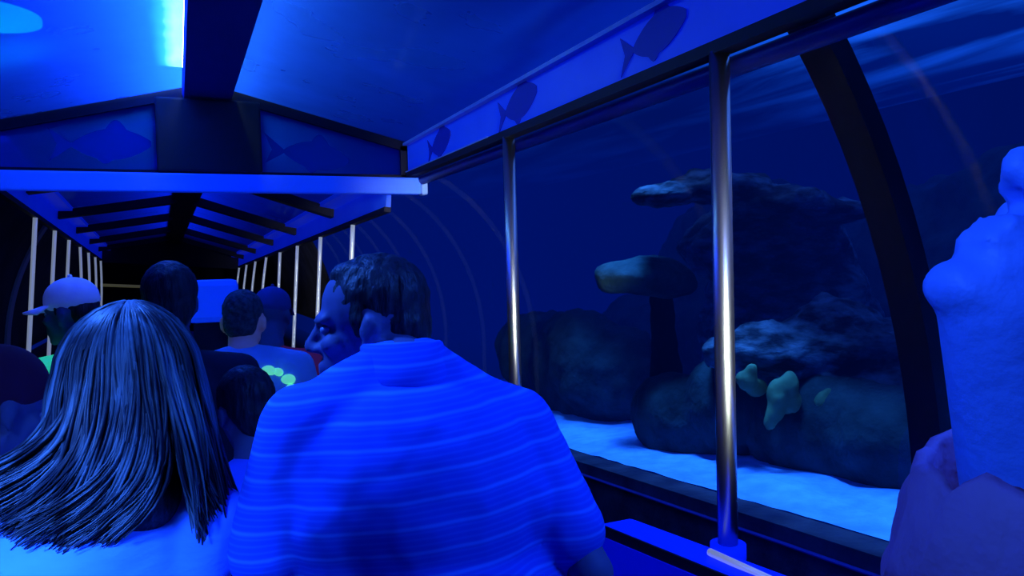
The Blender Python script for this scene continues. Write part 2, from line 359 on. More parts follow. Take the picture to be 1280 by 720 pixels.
# grab poles
for y in (1.885, 3.50, 5.12):
    if y < 5:
        p = MB().tube([(XR, y, 0.12), (XR, y, 2.12)], 0.031, 20).build('grab_pole', M['chrome'], car, smooth=True)
        MB().tube([(XR, y, 0.12), (XR, y, 0.15), (XR, y, 0.16)], lambda t: 0.06 - 0.02*t, 20).build('pole_foot', M['chrome'], p, smooth=True)
    MB().tube([(XL, y, 0.12), (XL, y, 2.12)], 0.031, 20).build('grab_pole', M['chrome'], car, smooth=True)
# low upholstered side barrier at the foot of the right pole
def side_panel(y0, y1, z0, z1):
    """rounded low side barrier, rail side at x about 1.5"""
    def outline(ins):
        pts = [(y0+ins, 0.17), (y0+ins, z0-ins)]
        rr = 0.10 - ins*0.5
        pts += [(y1-ins-rr + rr*math.sin(t*PI/12), z1-ins-rr + rr*math.cos(t*PI/12)) for t in range(7)]
        pts += [(y1-ins, 0.17)]
        return pts
    xi, xo = 1.405, 1.535
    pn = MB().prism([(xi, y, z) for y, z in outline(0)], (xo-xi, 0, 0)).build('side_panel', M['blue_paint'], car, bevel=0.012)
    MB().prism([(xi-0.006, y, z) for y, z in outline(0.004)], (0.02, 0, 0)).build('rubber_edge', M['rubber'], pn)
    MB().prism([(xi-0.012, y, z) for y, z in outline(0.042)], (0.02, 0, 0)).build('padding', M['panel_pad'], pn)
side_panel(1.60, 2.50, 0.60, 0.52)
MB().tube([(XR, 1.885, 0.555), (XR, 1.885, 0.60)], 0.055, 20).build('pole_collar', M['blue_paint'], car, smooth=True)
MB().tube([(1.47, 1.55, 0.60), (1.47, 1.885, 0.585)], 0.012, 10).build('panel_edge_rail', M['far_pole'], car, smooth=True)
# benches across the carriage
for (y, xa, xb) in ((0.33, 0.28, 1.36), (1.12, -0.95, 0.98), (1.98, -0.95, 0.85), (2.78, -0.95, 0.95), (3.58, -0.95, 0.95)):
    b = MB().box((xa, y-0.2, 0.50), (xb, y+0.24, 0.575)).build('bench', M['bench'], car, bevel=0.02)
    for xx in (xa+0.1, xb-0.14): MB().box((xx, y-0.15, 0.15), (xx+0.05, y+0.18, 0.50)).build('bench_leg', M['dark_frame'], b)

# ------------------------------------------------------------------ the next carriage, dipping and banking away
yaw, pit, rol = 0.0233, 0.0331, 0.081
O2 = V((0.152, 6.853, 1.993)); SP = 1.501
D2 = V((-math.sin(yaw)*math.cos(pit), math.cos(yaw)*math.cos(pit), -math.sin(pit)))
r0 = V((math.cos(yaw), math.sin(yaw), 0)); u0 = r0.cross(D2)
R2 = r0*math.cos(rol) - u0*math.sin(rol); U2 = u0*math.cos(rol) + r0*math.sin(rol)
def c2(x, i, z): return O2 + R2*x + D2*(i*SP) + U2*z
car2 = thing('tram_carriage', c2(0, 2.5, -1.85), 'far tram carriage beyond the bright crossbar, between two rows of thin poles', 'tram carriage')
IA, IB = -0.75, 7.15
def prism2(prof, ia, ib): return MB().prism([c2(x, ia, z) for x, z in prof], D2*((ib-ia)*SP))
prism2([(-HW, -1.84), (HW, -1.84), (HW, -1.76), (-HW, -1.76)], IA, IB).build('deck', M['deck'], car2)
prism2([(-0.15, 0.44), (0.15, 0.44), (0.15, 0.56), (-0.15, 0.56)], IA, IB).build('ridge_beam', M['dark_frame'], car2)
for sgn in (-1, 1):
    prism2([(sgn*0.14, 0.52), (sgn*(HW-0.02), 0.22), (sgn*(HW-0.02), 0.226), (sgn*0.14, 0.526)], IA, IB).build('roof_panel', M['roof_glass'], car2)
    prism2([(sgn*(HW-0.01), 0.02), (sgn*(HW+0.03), 0.02), (sgn*(HW+0.03), 0.22), (sgn*(HW-0.01), 0.22)], IA, IB).build('fascia', M['fascia'], car2)
    prism2([(sgn*(HW-0.16), 0.215), (sgn*HW, 0.2), (sgn*HW, 0.23), (sgn*(HW-0.16), 0.26)], IA, IB).build('eave_band', M['fascia'], car2)
    prism2([(sgn*(HW-0.02), -0.02), (sgn*(HW+0.03), -0.02), (sgn*(HW+0.03), 0.02), (sgn*(HW-0.02), 0.02)], IA, IB).build('seal_strip', M['rubber'], car2)
    for k in range(8):
        if sgn < 0 and k == 0: continue
        bow = 0.0 if k < 4 else 0.05
        pts = [c2(sgn*(HW - bow*math.sin(PI*t/8)*(-1 if t < 0 else 1)), k, 0.02 - 1.8*t/8) for t in range(9)]
        MB().tube(pts, 0.020 if k < 4 else 0.019, 10).build('grab_pole', M['far_pole'], car2, smooth=True)
for i in (0.5, 2.0, 3.4, 4.9, 6.3):
    for sgn in (-1, 1):
        prism2([(sgn*0.1, 0.40), (sgn*(HW-0.02), 0.12), (sgn*(HW-0.02), 0.21), (sgn*0.1, 0.50)], i, i+0.10).build('rafter', M['dark_frame'], car2)
prism2([(-HW, -0.04), (HW, -0.04), (HW, 0.22), (0.15, 0.5), (-0.15, 0.5), (-HW, 0.22)], IB-0.04, IB).build('end_gable', M['dark_frame'], car2)
MB().tube([c2(-HW, IB, -0.50), c2(HW, IB, -0.50)], 0.03, 8).build('end_rail', M['yellow_rail'], car2, smooth=True)
for k in (1.3, 3.3, 5.3):
    b = MB().prism([c2(x, k, z) for x, z in ((-1.1, -1.40), (1.1, -1.40), (1.1, -1.32), (-1.1, -1.32))], D2*0.42).build('bench', M['bench'], car2)
    for xx in (-1.0, 0.95): MB().prism([c2(x, k+0.05, z) for x, z in ((xx, -1.77), (xx+.05, -1.77), (xx+.05, -1.40), (xx, -1.40))], D2*0.3).build('bench_leg', M['dark_frame'], b)

# ------------------------------------------------------------------ tunnel shell, walls, water
EX, EZ, EA, EB = 0.20, 0.55, 2.10, 2.50
def epoint(phi, y, k=0.0): return V((EX + (EA+k)*math.cos(phi), y, EZ + (EB+k)*math.sin(phi)))
Y0, Y1 = -3.0, 24.0
def shell(k, n=48, close=False):
    mb = MB(); vs = [[mb.bm.verts.new(epoint(PI*i/n, y, k)) for i in range(n+1)] for y in (Y0, Y1)]
    for i in range(n): mb.bm.faces.new((vs[0][i], vs[0][i+1], vs[1][i+1], vs[1][i]))
    return mb
tag(shell(-0.03).build('window_1', M['acrylic'], None, smooth=True), kind='structure', label='curved clear acrylic tunnel wall between tram and water')
# the water body: a block with the tunnel cut out of it
n = 48; prof = [(9.79, -0.9), (9.79, 3.6), (-8.79, 3.6), (-8.79, -0.9), (EX-EA, -0.9)] + [(epoint(PI*i/n, 0).x, epoint(PI*i/n, 0).z) for i in range(n, -1, -1)] + [(EX+EA, -0.9)]
w = MB().prism([(x, Y0, z) for x, z in prof], (0, Y1-Y0-0.1, 0)).build('tank_water', M['water'], None)
tag(w, 'deep blue tank water around the tunnel', 'water', kind='stuff')
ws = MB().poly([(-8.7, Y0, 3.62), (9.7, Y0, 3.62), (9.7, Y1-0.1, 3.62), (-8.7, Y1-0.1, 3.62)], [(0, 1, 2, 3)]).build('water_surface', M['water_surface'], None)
tag(ws, 'blue underside of the water surface overhead with painted-in light streaks', 'water', kind='stuff')
MBf = MB().box((-3.0, Y0-1, -0.30), (3.0, Y1, -0.20)).build('floor', M['dark_wall']); tag(MBf, kind='structure')
tag(MB().box((9.8, Y0, -0.9), (10.0, Y1, 4.6)).build('wall_right', M['dark_wall']), kind='structure')
tag(MB().box((-9.0, Y0, -0.9), (-8.8, Y1, 4.6)).build('wall_left', M['dark_wall']), kind='structure')
tag(MB().box((-9, Y1, -0.9), (10, Y1+0.2, 4.6)).build('wall_far', M['dark_wall']), kind='structure')
# dark lining of the solid part of the tunnel: the whole left side and the right side beyond the window
def lining(phi0, phi1, y0, y1, k, name):
    mb = MB(); nn = 16
    def ring(y, kk): return [mb.bm.verts.new(epoint(phi0 + (phi1-phi0)*i/nn, y, kk)) for i in range(nn+1)]
    A, B, C_, D_ = ring(y0, k), ring(y1, k), ring(y0, k-0.04), ring(y1, k-0.04)
    for i in range(nn):
        mb.bm.faces.new((A[i], A[i+1], B[i+1], B[i])); mb.bm.faces.new((C_[i], C_[i+1], D_[i+1], D_[i]))
        mb.bm.faces.new((A[i], A[i+1], C_[i+1], C_[i])); mb.bm.faces.new((B[i], B[i+1], D_[i+1], D_[i]))
    for i in (0, nn): mb.bm.faces.new((A[i], B[i], D_[i], C_[i]))
    return tag(mb.build(name, M['dark_wall'], None, smooth=True), kind='structure')
lining(R(132), R(180), Y0, Y1, -0.04, 'trim_1')
lining(R(0), R(52), 12.0, Y1, -0.04, 'trim_2')
# dark end wall of the tunnel
mb = MB(); mb.poly([(epoint(PI*i/24, 22.5, -0.05)) for i in range(25)] + [(EX-EA, 22.5, -0.3), (EX+EA, 22.5, -0.3)], [tuple(list(range(25)) + [25, 26])])
tag(mb.build('wall_end', M['dark_wall']), kind='structure')
# arched ribs
def rib(y, material, name, wy=0.115, th=0.07, p0=0.0, p1=PI):
    mb = MB(); nn = 56; rg = []
    for i in range(nn+1):
        ph = p0 + (p1-p0)*i/nn
        rg.append([mb.bm.verts.new(epoint(ph, y + s, k)) for s, k in ((-wy/2, -0.035), (wy/2, -0.035), (wy/2, -0.035-th), (-wy/2, -0.035-th))])
    for i in range(nn):
        for k in range(4): mb.bm.faces.new((rg[i][k], rg[i][(k+1) % 4], rg[i+1][(k+1) % 4], rg[i+1][k]))
    mb.bm.faces.new(rg[0]); mb.bm.faces.new(rg[-1])
    return tag(mb.build(name, material), kind='structure')
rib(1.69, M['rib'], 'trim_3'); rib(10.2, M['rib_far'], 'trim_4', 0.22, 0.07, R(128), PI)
# right kerb: sloping ledge and dark inner wall with a pale line
def kz(y): return 0.625 - 0.079*y
def kerb(x0, x1, ztop, zbot, y0, y1, material, name):
    mb = MB(); mb.prism([(x0, y0, zbot if zbot is not None else kz(y0)-0.05), (x1, y0, zbot if zbot is not None else kz(y0)-0.05), (x1, y0, kz(y0)+ztop), (x0, y0, kz(y0)+ztop)], (0, 0.001, 0))
    mb.bm.free(); mb = MB(); st = 40; rg = []
    for i in range(st+1):
        y = y0 + (y1-y0)*i/st; jig = 0.006*noise.noise(V((y*2.5, 0, 3)))
        zb = kz(y)-0.07 if zbot is None else zbot
        rg.append([mb.bm.verts.new((x0+jig, y, zb)), mb.bm.verts.new((x1, y, zb)), mb.bm.verts.new((x1, y, kz(y)+ztop)), mb.bm.verts.new((x0+jig, y, kz(y)+ztop))])
    for i in range(st):
        for k in range(4): mb.bm.faces.new((rg[i][k], rg[i][(k+1) % 4], rg[i+1][(k+1) % 4], rg[i+1][k]))
    mb.bm.faces.new(rg[0]); mb.bm.faces.new(rg[-1])
    return tag(mb.build(name, material), kind='structure')
kerb(2.11, 2.26, -0.004, -0.3, Y0, 12.0, M['concrete'], 'baseboard_right')
kerb(2.085, 2.112, -0.065, None, Y0, 12.0, M['rail_blue'], 'trim_5')
tag(MB().box((-1.9, Y0, -0.3), (-1.75, Y1, 0.45)).build('baseboard_left', M['dark_wall']), kind='structure')

# sand bank outside the acrylic
mb = MB(); nx, ny = 40, 120; vs = []
for i in range(nx+1):
    x = 2.262 + (7.5-2.262)*(i/nx)**1.6
    row = []
    for j in range(ny+1):
        y = -2.5 + 11.5*j/ny
        z = kz(y) + 0.05*(x-2.25) + 0.03*min(1, (x-2.26)*3)*noise.noise(V((x*2.2, y*2.2, 0))) + 0.012*noise.noise(V((x*7, y*7, 4)))
        row.append(mb.bm.verts.new((x, y, z)))
    vs.append(row)
for i in range(nx):
    for j in range(ny): mb.bm.faces.new((vs[i][j], vs[i+1][j], vs[i+1][j+1], vs[i][j+1]))
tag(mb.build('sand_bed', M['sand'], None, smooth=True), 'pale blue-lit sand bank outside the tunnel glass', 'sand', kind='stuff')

def sand_z(x, y): return kz(y) + 0.05*(x-2.25)

def rock(name, ells, label, cat, material, vox=0.045, amp=0.06, fr=2.2, group=None, fine=0.5, strat=0.0):
    mb = MB()
    for c, r, a in ells: mb.ell(c, r, Matrix.Rotation(R(a), 3, 'Z'))
    def dsp(co):
        d = amp*(noise.fractal(co*fr, 0.9, 2.1, 4) + fine*(abs(noise.noise(co*fr*3.1))-0.3))
        if strat: d += strat*math.sin(co.z*26 + 3*noise.noise(co*1.6))
        return d
    o = mb.blob(name, material, None, voxel=vox, smooth=3, disp=dsp)
    return tag(o, label, cat, group)

rock('reef_rock', [((2.80, 3.80, 0.50), (0.22, 0.42, 0.30), 12), ((2.86, 3.42, 0.66), (0.24, 0.34, 0.30), 0), ((3.05, 3.7, 0.45), (0.3, 0.6, 0.3), 0)],
     'low rounded dark boulder on the sand, left of the near chrome pole', 'rock', M['rock_dark'], amp=0.04)
rock('reef_rock', [((3.22, 2.98, 1.02), (0.42, 0.34, 0.22), -25), ((2.85, 3.14, 0.98), (0.34, 0.26, 0.16), -25), ((3.62, 2.80, 0.98), (0.35, 0.4, 0.16), -25), ((3.35, 2.95, 0.6), (0.55, 0.5, 0.45), 0), ((3.85, 2.55, .75), (.6, .6, .36), 0)],
     'broad ragged reef rock with a pale lit crest, right of the near pole', 'rock', M['rock'], amp=0.07, fr=3.0, strat=0.014, vox=0.035)
rock('reef_rock', [((2.68, 3.80, 1.86), (0.22, 0.26, 0.05), -25), ((2.95, 3.68, 1.90), (0.30, 0.28, 0.08), -25), ((3.28, 3.50, 1.82), (0.32, 0.28, 0.07), -25), ((3.58, 3.36, 1.74), (0.22, 0.25, 0.06), -25), ((2.88, 3.70, 1.99), (0.08, 0.1, 0.06), 0),
      ((3.6, 4.0, 1.55), (0.55, 0.6, 0.28), -30), ((3.9, 4.1, 0.9), (0.6, 0.8, 0.8), -30)],
     'high overhanging reef ledge with a pale streaked top edge behind the near pole', 'rock', M['rock'], amp=0.05, fr=3.0, strat=0.012, vox=0.035)
rock('reef_rock', [((3.15, 5.6, 0.55), (0.4, 0.9, 0.50), 0), ((3.1, 5.3, 0.80), (0.3, 0.5, 0.20), 10), ((3.2, 6.6, 0.6), (0.4, 0.7, 0.40), 0)],
     'dim lumpy reef rock low behind the far chrome pole', 'rock', M['rock_dark'], amp=0.08)
rock('reef_rock', [((3.35, 2.0, 0.55), (0.45, 0.9, 0.42), 0), ((3.5, 1.2, 0.6), (0.5, 0.9, 0.5), 0), ((3.6, 2.2, 0.9), (0.4, 0.7, 0.35), 0)],
     'dark low reef mass on the sand behind the tunnel rib', 'rock', M['rock_dark'], amp=0.08)
rock('reef_rock', [((5.3, 3.6, 0.8), (0.8, 2.2, 1.35), -10), ((5.2, 5.8, 0.9), (0.9, 1.5, 1.3), 0), ((4.4, 4.9, 0.6), (0.7, 0.9, 1.0), 0), ((4.4, 6.4, 0.45), (0.7, 0.9, 0.7), 0)],
     'shadowed reef wall at the back of the tank', 'rock', M['rock_dark'], vox=0.07, amp=0.14, fr=1.4)
# plate corals on stalks
rock('reef_rock', [((3.0, 2.9, 0.58), (0.28, 0.55, 0.34), 8), ((3.05, 2.5, 0.6), (0.3, 0.4, 0.28), 0)],
     'dark sponge-covered rock at the foot of the broad ragged reef', 'rock', M['rock_dark'], amp=0.04)
def plate(x, y, z, rx, ry, label, tilt=0):
    zb = sand_z(x, y) - 0.05
    mb = MB(); mb.ell((x, y, z), (rx, ry, 0.33*rx), Matrix.Rotation(R(tilt), 3, 'Y')); mb.ell((x+0.15*rx, y, z+0.1*rx), (rx*0.7, ry*0.7, 0.33*rx)); mb.ell((x-0.5*rx, y+0.1*rx, z-0.10*rx), (rx*0.45, ry*0.6, 0.16*rx))
    o = mb.blob('plate_coral', M['plate_coral'], None, voxel=0.035, smooth=4, disp=lambda co: 0.03*noise.fractal(co*4, 0.9, 2, 3))
    sk = MB(); sk.cap((x+0.5*rx, y+.05, zb), (x+0.35*rx, y, z-0.02), 0.36*rx, 0.2*rx); sk.blob('stalk', M['stalk'], o, voxel=0.02, smooth=3, disp=lambda co: 0.07*rx*noise.fractal(co*5, 0.9, 2, 3))
    return tag(o, label, 'coral')
plate(2.70, 4.05, 1.36, 0.34, 0.27, 'large domed plate coral on a stalk between the two chrome poles', 8)
def sponge(x, y, z, pts, label):
    mb = MB()
    for (dx, dz, r) in pts: mb.ell((x+dx*0.9, y-dx*0.4, z+dz), (r, r*0.7, r*1.15))
    mb.cap((x, y, z), (x+0.13, y+0.06, z-0.06), 0.04, 0.05)
    o = mb.blob('coral_sponge', M['sponge'], None, voxel=0.014, smooth=4, disp=lambda co: 0.012*noise.noise(co*16))
    return tag(o, label, 'coral')
sponge(2.66, 2.86, 0.79, [(0, 0.02, 0.07), (0.05, 0.07, 0.06), (-0.02, -0.06, 0.055), (0.07, -0.01, 0.05), (-0.04, -0.11, 0.04)], 'yellow-green lobed sponge on the dark rock, right of the near pole')
sponge(2.83, 2.75, 0.78, [(0, 0.0, 0.045), (0.03, 0.03, 0.035)], 'small round olive sponge right of the larger lobed one')
sponge(2.55, 2.97, 0.88, [(0, 0.0, 0.05), (0.03, 0.04, 0.04)], 'small pale sponge close to the right edge of the near pole')
sponge(3.1, 2.42, 0.90, [(0, 0.0, 0.05), (0.03, 0.0, 0.04)], 'small dull sponge beside the dark tunnel rib')

# ------------------------------------------------------------------ the seen strip lamp and an added teal glow disc
lp = thing('tunnel_lamp', (0.12, 4.2, 2.93), 'glaring white strip lamp above the roof beside the ridge beam', 'lamp')
MB().prism([(-0.12, 2.6, 2.90), (-0.08, 5.75, 2.90), (0.30, 5.75, 2.90), (0.30, 2.6, 2.90)], (0, 0, 0.02)).build('diffuser', M['lamp_white'], lp)
MB().box((-0.12, 2.6, 2.922), (0.32, 5.75, 2.95)).build('housing', M['dark_frame'], lp)
tp = MB(); tp.prism([V((-0.73 + 0.22*math.cos(a), 3.98 + 0.22*math.sin(a), 2.62)) for a in [2*PI*i/28 for i in range(28)]], (0, 0, 0.02))  # added glowing disc standing in for an unexplained teal patch
tag(tp.build('teal_disc', M['teal_glow'], None), 'made-up teal glowing disc above the left roof panel corner', 'lamp')

# ------------------------------------------------------------------ people
def rz(a): return Matrix.Rotation(a, 3, 'Z')
def head_mtx(yaw, pitch, roll=0): return Matrix.Rotation(R(yaw), 3, 'Z') @ Matrix.Rotation(R(pitch), 3, 'X') @ Matrix.Rotation(R(roll), 3, 'Y')

def head_pieces(mb, c, H, s=1.0):
    c = V(c)
    def P(x, y, z): return c + H @ (V((x, y, z)) * s)
    def e(p, r): mb.ell(P(*p), [q*s for q in r], H)
    def k(a, b, ra, rb=None): mb.cap(P(*a), P(*b), ra*s, None if rb is None else rb*s)
    e((0, -0.012, 0.040), (0.074, 0.096, 0.088))        # cranium
    e((0, 0.030, -0.030), (0.058, 0.058, 0.082))        # face
    e((0, 0.020, -0.066), (0.050, 0.050, 0.045))        # jaw
    k((-0.048, 0.0, -0.058), (-0.012, 0.074, -0.098), 0.017, 0.014)
    k((0.048, 0.0, -0.058), (0.012, 0.074, -0.098), 0.017, 0.014)
    e((0, 0.078, -0.098), (0.022, 0.017, 0.018))        # chin
    e((0, 0.066, -0.060), (0.032, 0.028, 0.030))        # mouth area
    k((-0.016, 0.090, -0.055), (0.016, 0.090, -0.055), 0.0075)   # upper lip
    k((-0.014, 0.090, -0.069), (0.014, 0.090, -0.069), 0.0080)   # lower lip
    k((0, 0.084, 0.022), (0, 0.112, -0.020), 0.008, 0.011)       # nose bridge to tip
    e((0, 0.108, -0.024), (0.013, 0.012, 0.010))
    for sx in (-1, 1):
        e((sx*0.013, 0.096, -0.027), (0.009, 0.012, 0.008))     # nostril wing
        k((sx*0.012, 0.086, 0.026), (sx*0.045, 0.072, 0.026), 0.011, 0.009)   # brow
        e((sx*0.042, 0.060, -0.018), (0.022, 0.024, 0.020))     # cheek bone
        e((sx*0.079, -0.012, -0.002), (0.010, 0.020, 0.032))    # ear
        k((sx*0.084, -0.016, 0.022), (sx*0.086, -0.027, 0.004), 0.007, 0.006)
        e((sx*0.076, 0.002, -0.030), (0.008, 0.010, 0.012))     # lobe
    return P

def hand(mb, wrist, mid, nrm, s=1.0, side=1, curl=0.5):
    """palm, four unequal bent fingers and a thumb off the side of the palm"""
    w = V(wrist); f = (V(mid) - w).normalized(); n_ = V(nrm); n_ = (n_ - f*n_.dot(f)).normalized(); a = f.cross(n_).normalized()*side
    for k in (-1, 0, 1): mb.cap(w + f*0.015*s + a*k*0.016*s, w + f*0.085*s + a*k*0.026*s, 0.015*s, 0.013*s)
    for q, ln in ((-1.5, 0.062), (-0.5, 0.078), (0.5, 0.084), (1.5, 0.074)):
        b = w + f*0.09*s + a*q*0.0205*s
        d1 = (f*math.cos(curl*0.6) - n_*math.sin(curl*0.6)); d2 = (f*math.cos(curl*1.5) - n_*math.sin(curl*1.5)); d3 = (f*math.cos(curl*2.2) - n_*math.sin(curl*2.2))
        p1 = b + d1*ln*0.45*s; p2 = p1 + d2*ln*0.32*s; p3 = p2 + d3*ln*0.23*s
        mb.cap(b - f*0.01*s, p1, 0.0088*s, 0.0082*s, 8); mb.cap(p1, p2, 0.0082*s, 0.0076*s, 8); mb.cap(p2, p3, 0.0076*s, 0.0065*s, 8)
    t0 = w + f*0.03*s + a*0.028*s; t1 = t0 + (f*0.7 + a*0.7)*0.042*s; t2 = t1 + (f*0.95 + a*0.2 - n_*0.2)*0.032*s
    mb.cap(t0, t1, 0.013*s, 0.0105*s, 8); mb.cap(t1, t2, 0.0105*s, 0.008*s, 8)

def person(loc_name, label, head, hyaw, hpitch, pelvis, byaw, shirt, skin, s=1.0, sw=0.40, hroll=0, vox=0.0075, long_sleeve=False,
           group=None, floor=0.15, lift=(0, 0), arms=None, girth=1.0, smooth=10, neck_off=None, shvox=None, legs=True, eyes=True, throat=False, folds=0.004, trap=0):
    c = V(head); H = head_mtx(hyaw, hpitch, hroll); B = rz(R(byaw))
    rt, fw = B @ V((1, 0, 0)), B @ V((0, 1, 0))
    P0 = V(pelvis)
    root = thing('person', (P0.x, P0.y, floor), label, 'person', group)
    nb = c + H @ V((0, -0.02, -0.06))*s                    # base of skull
    N = (nb + V((0, 0, -0.115*s)) - fw*0.035*s) if neck_off is None else V(neck_off)   # base of neck
    sp = (N - P0); up = sp.normalized()
    ch = P0 + sp*0.70; bl = P0 + sp*0.36
    T = Matrix((rt, up.cross(rt), up)).transposed()
    SH = [N - up*0.055*s + rt*sx*sw/2 + V((0, 0, lift[0 if sx < 0 else 1])) for sx in (-1, 1)]
    HIP = [P0 + rt*sx*0.09*s for sx in (-1, 1)]
    KN = [HIP[i] + fw*0.42*s + rt*sx*0.05*s + V((0, 0, 0.02)) for i, sx in ((0, -1), (1, 1))]
    FT = [V((KN[i].x, KN[i].y, floor + 0.07)) - fw*0.02 for i in (0, 1)]
    EL, WR = [], []
    for i, sx in ((0, -1), (1, 1)):
        if arms and arms[i]: e_, w_ = V(arms[i][0]), V(arms[i][1])
        else:
            e_ = SH[i] + rt*sx*0.05*s - V((0, 0, 0.27*s)) + fw*0.04*s; w_ = KN[i]*0.75 + HIP[i]*0.25 + V((0, 0, 0.09*s))
        EL.append(e_); WR.append(w_)
    # ---- body: ONE continuous skin
    b = MB(); PH = head_pieces(b, c, H, s)
    b.cap(nb + H @ V((0, -0.010, 0.01))*s, N + up*0.0, 0.054*s, 0.060*s)
    if throat:
        b.cap(PH(0, 0.045, -0.085), N + fw*0.02, 0.038*s, 0.058*s); b.cap(PH(0, 0.062, -0.085), N + fw*0.025 + up*0.03, 0.022*s, 0.04*s)
        b.ell(PH(0, 0.072, -0.075), [0.030*s, 0.018*s, 0.032*s], H)
    b.cap(N, ch, 0.06*s, 0.10*s); b.cap(ch, P0, 0.10*s, 0.11*s)
    b.cap(SH[0], SH[1], 0.045*s)
    for i, sx in ((0, -1), (1, 1)):
        b.cap(SH[i], EL[i], 0.043*s, 0.036*s); b.cap(EL[i], WR[i], 0.037*s, 0.025*s)
        hd = (WR[i] - EL[i]).normalized()
        hand(b, WR[i], WR[i] + hd + fw*0.8, V((0, 0, 1)), s, side=-sx, curl=0.55)
        if legs:
            b.cap(HIP[i], KN[i], 0.07*s, 0.05*s); b.cap(KN[i], FT[i], 0.05*s, 0.035*s); b.cap(FT[i] + V((0, 0, -0.035)), FT[i] + fw*0.13*s + V((0, 0, -0.045)), 0.032*s, 0.024*s)
    body = b.blob('body', skin, root, voxel=vox, smooth=5, fac=0.45)
    # ---- shirt
    g = MB(); q = girth
    g.ell(ch, (0.175*s*q, 0.115*s*q, 0.20*s), T); g.ell(bl, (0.165*s*q, 0.12*s*q, 0.20*s), T); g.ell(P0 + up*0.06*s, (0.175*s*q, 0.125*s*q, 0.14*s), T)
    for i, sx in ((0, -1), (1, 1)):
        g.cap(N - up*0.015*s + rt*sx*0.035*s, SH[i], 0.052*s, 0.066*s*min(q, 1.1))
        g.cap(SH[i], ch + rt*sx*0.11*s*q - up*0.02, 0.066*s, 0.085*s*q); g.cap(SH[i], bl + rt*sx*0.09*s*q, 0.05*s, 0.08*s*q)
        el = EL[i] if long_sleeve else SH[i]*0.28 + EL[i]*0.72
        g.cap(SH[i], el, 0.066*s*min(q, 1.15), (0.050 if long_sleeve else 0.062)*s)
        if long_sleeve: g.cap(EL[i], WR[i]*0.92 + EL[i]*0.08, 0.050*s, 0.036*s)
    for sx in (-1, 1):
        if trap: g.cap(N + up*0.012 + rt*sx*0.028, N*0.35 + (SH[0] if sx < 0 else SH[1])*0.65 + up*0.02, trap*s, trap*s)
    g.cap(N - up*0.03, ch, 0.066*s, 0.1*s)
    fold = lambda co: folds*noise.fractal(co*9, 1, 2, 3)
    shirt_o = g.blob('shirt', shirt, root, voxel=shvox or max(vox, 0.008), smooth=smooth, disp=fold)
    if legs:
        tr = MB()
        for i, sx in ((0, -1), (1, 1)):
            tr.cap(HIP[i], KN[i], 0.088*s, 0.066*s); tr.cap(KN[i], FT[i] + V((0, 0, 0.04)), 0.064*s, 0.05*s)
        tr.cap(HIP[0], HIP[1], 0.10*s)
        tr.blob('trousers', M['trousers'], root, voxel=0.014, smooth=6)
        for i in (0, 1):
            sh = MB(); sh.cap(FT[i] + V((0, 0, -0.028)) - fw*0.03, FT[i] + fw*0.15*s + V((0, 0, -0.036)), 0.040*s, 0.033*s)
            sh.blob('shoe', M['dark_shirt'], root, voxel=0.012, smooth=4)
    if eyes:
        for sx in (-1, 1):
            ey = MB().ell(PH(sx*0.032, 0.0725, 0.008), [0.0115*s, 0.0105*s, 0.009*s], H).build('eye', M['eye'], root, smooth=True)
            MB().ell(PH(sx*0.032, 0.0805, 0.008), [0.0055*s, 0.0035*s, 0.0055*s], H, 12, 8).build('iris', M['iris'], ey, smooth=True)
    return dict(root=root, P=PH, H=H, c=c, s=s, N=N, SH=SH, up=up, rt=rt, fw=fw, T=T, ch=ch, bl=bl, body=body, shirt=shirt_o)

def short_hair(p, material, vox=0.007, grow=1.0, low=True):
    P, H, s = p['P'], p['H'], p['s']; mb = MB()
    def e(q, r): mb.ell(P(*q), [k*s*grow for k in r], H)
    e((0, -0.020, 0.052), (0.079, 0.096, 0.086)); e((0, -0.062, 0.005), (0.068, 0.050, 0.075)); e((0, 0.012, 0.100), (0.055, 0.052, 0.028))
    if low: e((0, -0.070, -0.040), (0.050, 0.035, 0.045))
    for sx in (-1, 1): e((sx*0.066, 0.010, 0.022), (0.013, 0.014, 0.035))
    return mb.blob('hair', material, p['root'], voxel=vox, smooth=4, disp=lambda co: 0.0025*noise.noise(co*70))

def baseball_cap(p, material, brim_mat=None, vox=0.008):
    P, H, s = p['P'], p['H'], p['s']; mb = MB()
    mb.ell(P(0, -0.010, 0.062), [0.084*s, 0.104*s, 0.082*s], H); mb.ell(P(0, -0.01, 0.05), [0.086*s, 0.106*s, 0.045*s], H)
    cap = mb.blob('cap', material, p['root'], voxel=vox, smooth=5)
    br = MB(); n = 14; top, bot = [], []
    for i in range(n+1):
        a = PI*(0.12 + 0.76*i/n)
        for rad, lst in ((0.085, top), (0.175, bot)):
            x = 0.086*math.cos(a) if rad < 0.1 else 0.082*math.cos(a)
            y = rad*math.sin(a) if rad < 0.1 else 0.02 + 0.165*math.sin(a)
            z = 0.040 - (0.02 if rad > 0.1 else 0) - 0.9*x*x*(1 if rad > 0.1 else 0.4)*2
            lst.append((x, y, z))
    pts = [P(*q) for q in top + bot] + [P(q[0], q[1], q[2] + 0.006) for q in top + bot]; k = n+1; fc = []
    for i in range(n):
        fc += [(i, i+1, k+i+1, k+i), (2*k+i, 3*k+i, 3*k+i+1, 2*k+i+1), (k+i, k+i+1, 3*k+i+1, 3*k+i), (i, 2*k+i, 2*k+i+1, i+1)]
    fc += [(0, k, 3*k, 2*k), (n, 2*k+n, 3*k+n, k+n)]
    br.poly(pts, fc).build('brim', brim_mat or material, cap, smooth=True)
    MB().ell(P(0, -0.012, 0.146), [0.009*s]*3, H).build('cap_button', material, cap, smooth=True)
    return cap

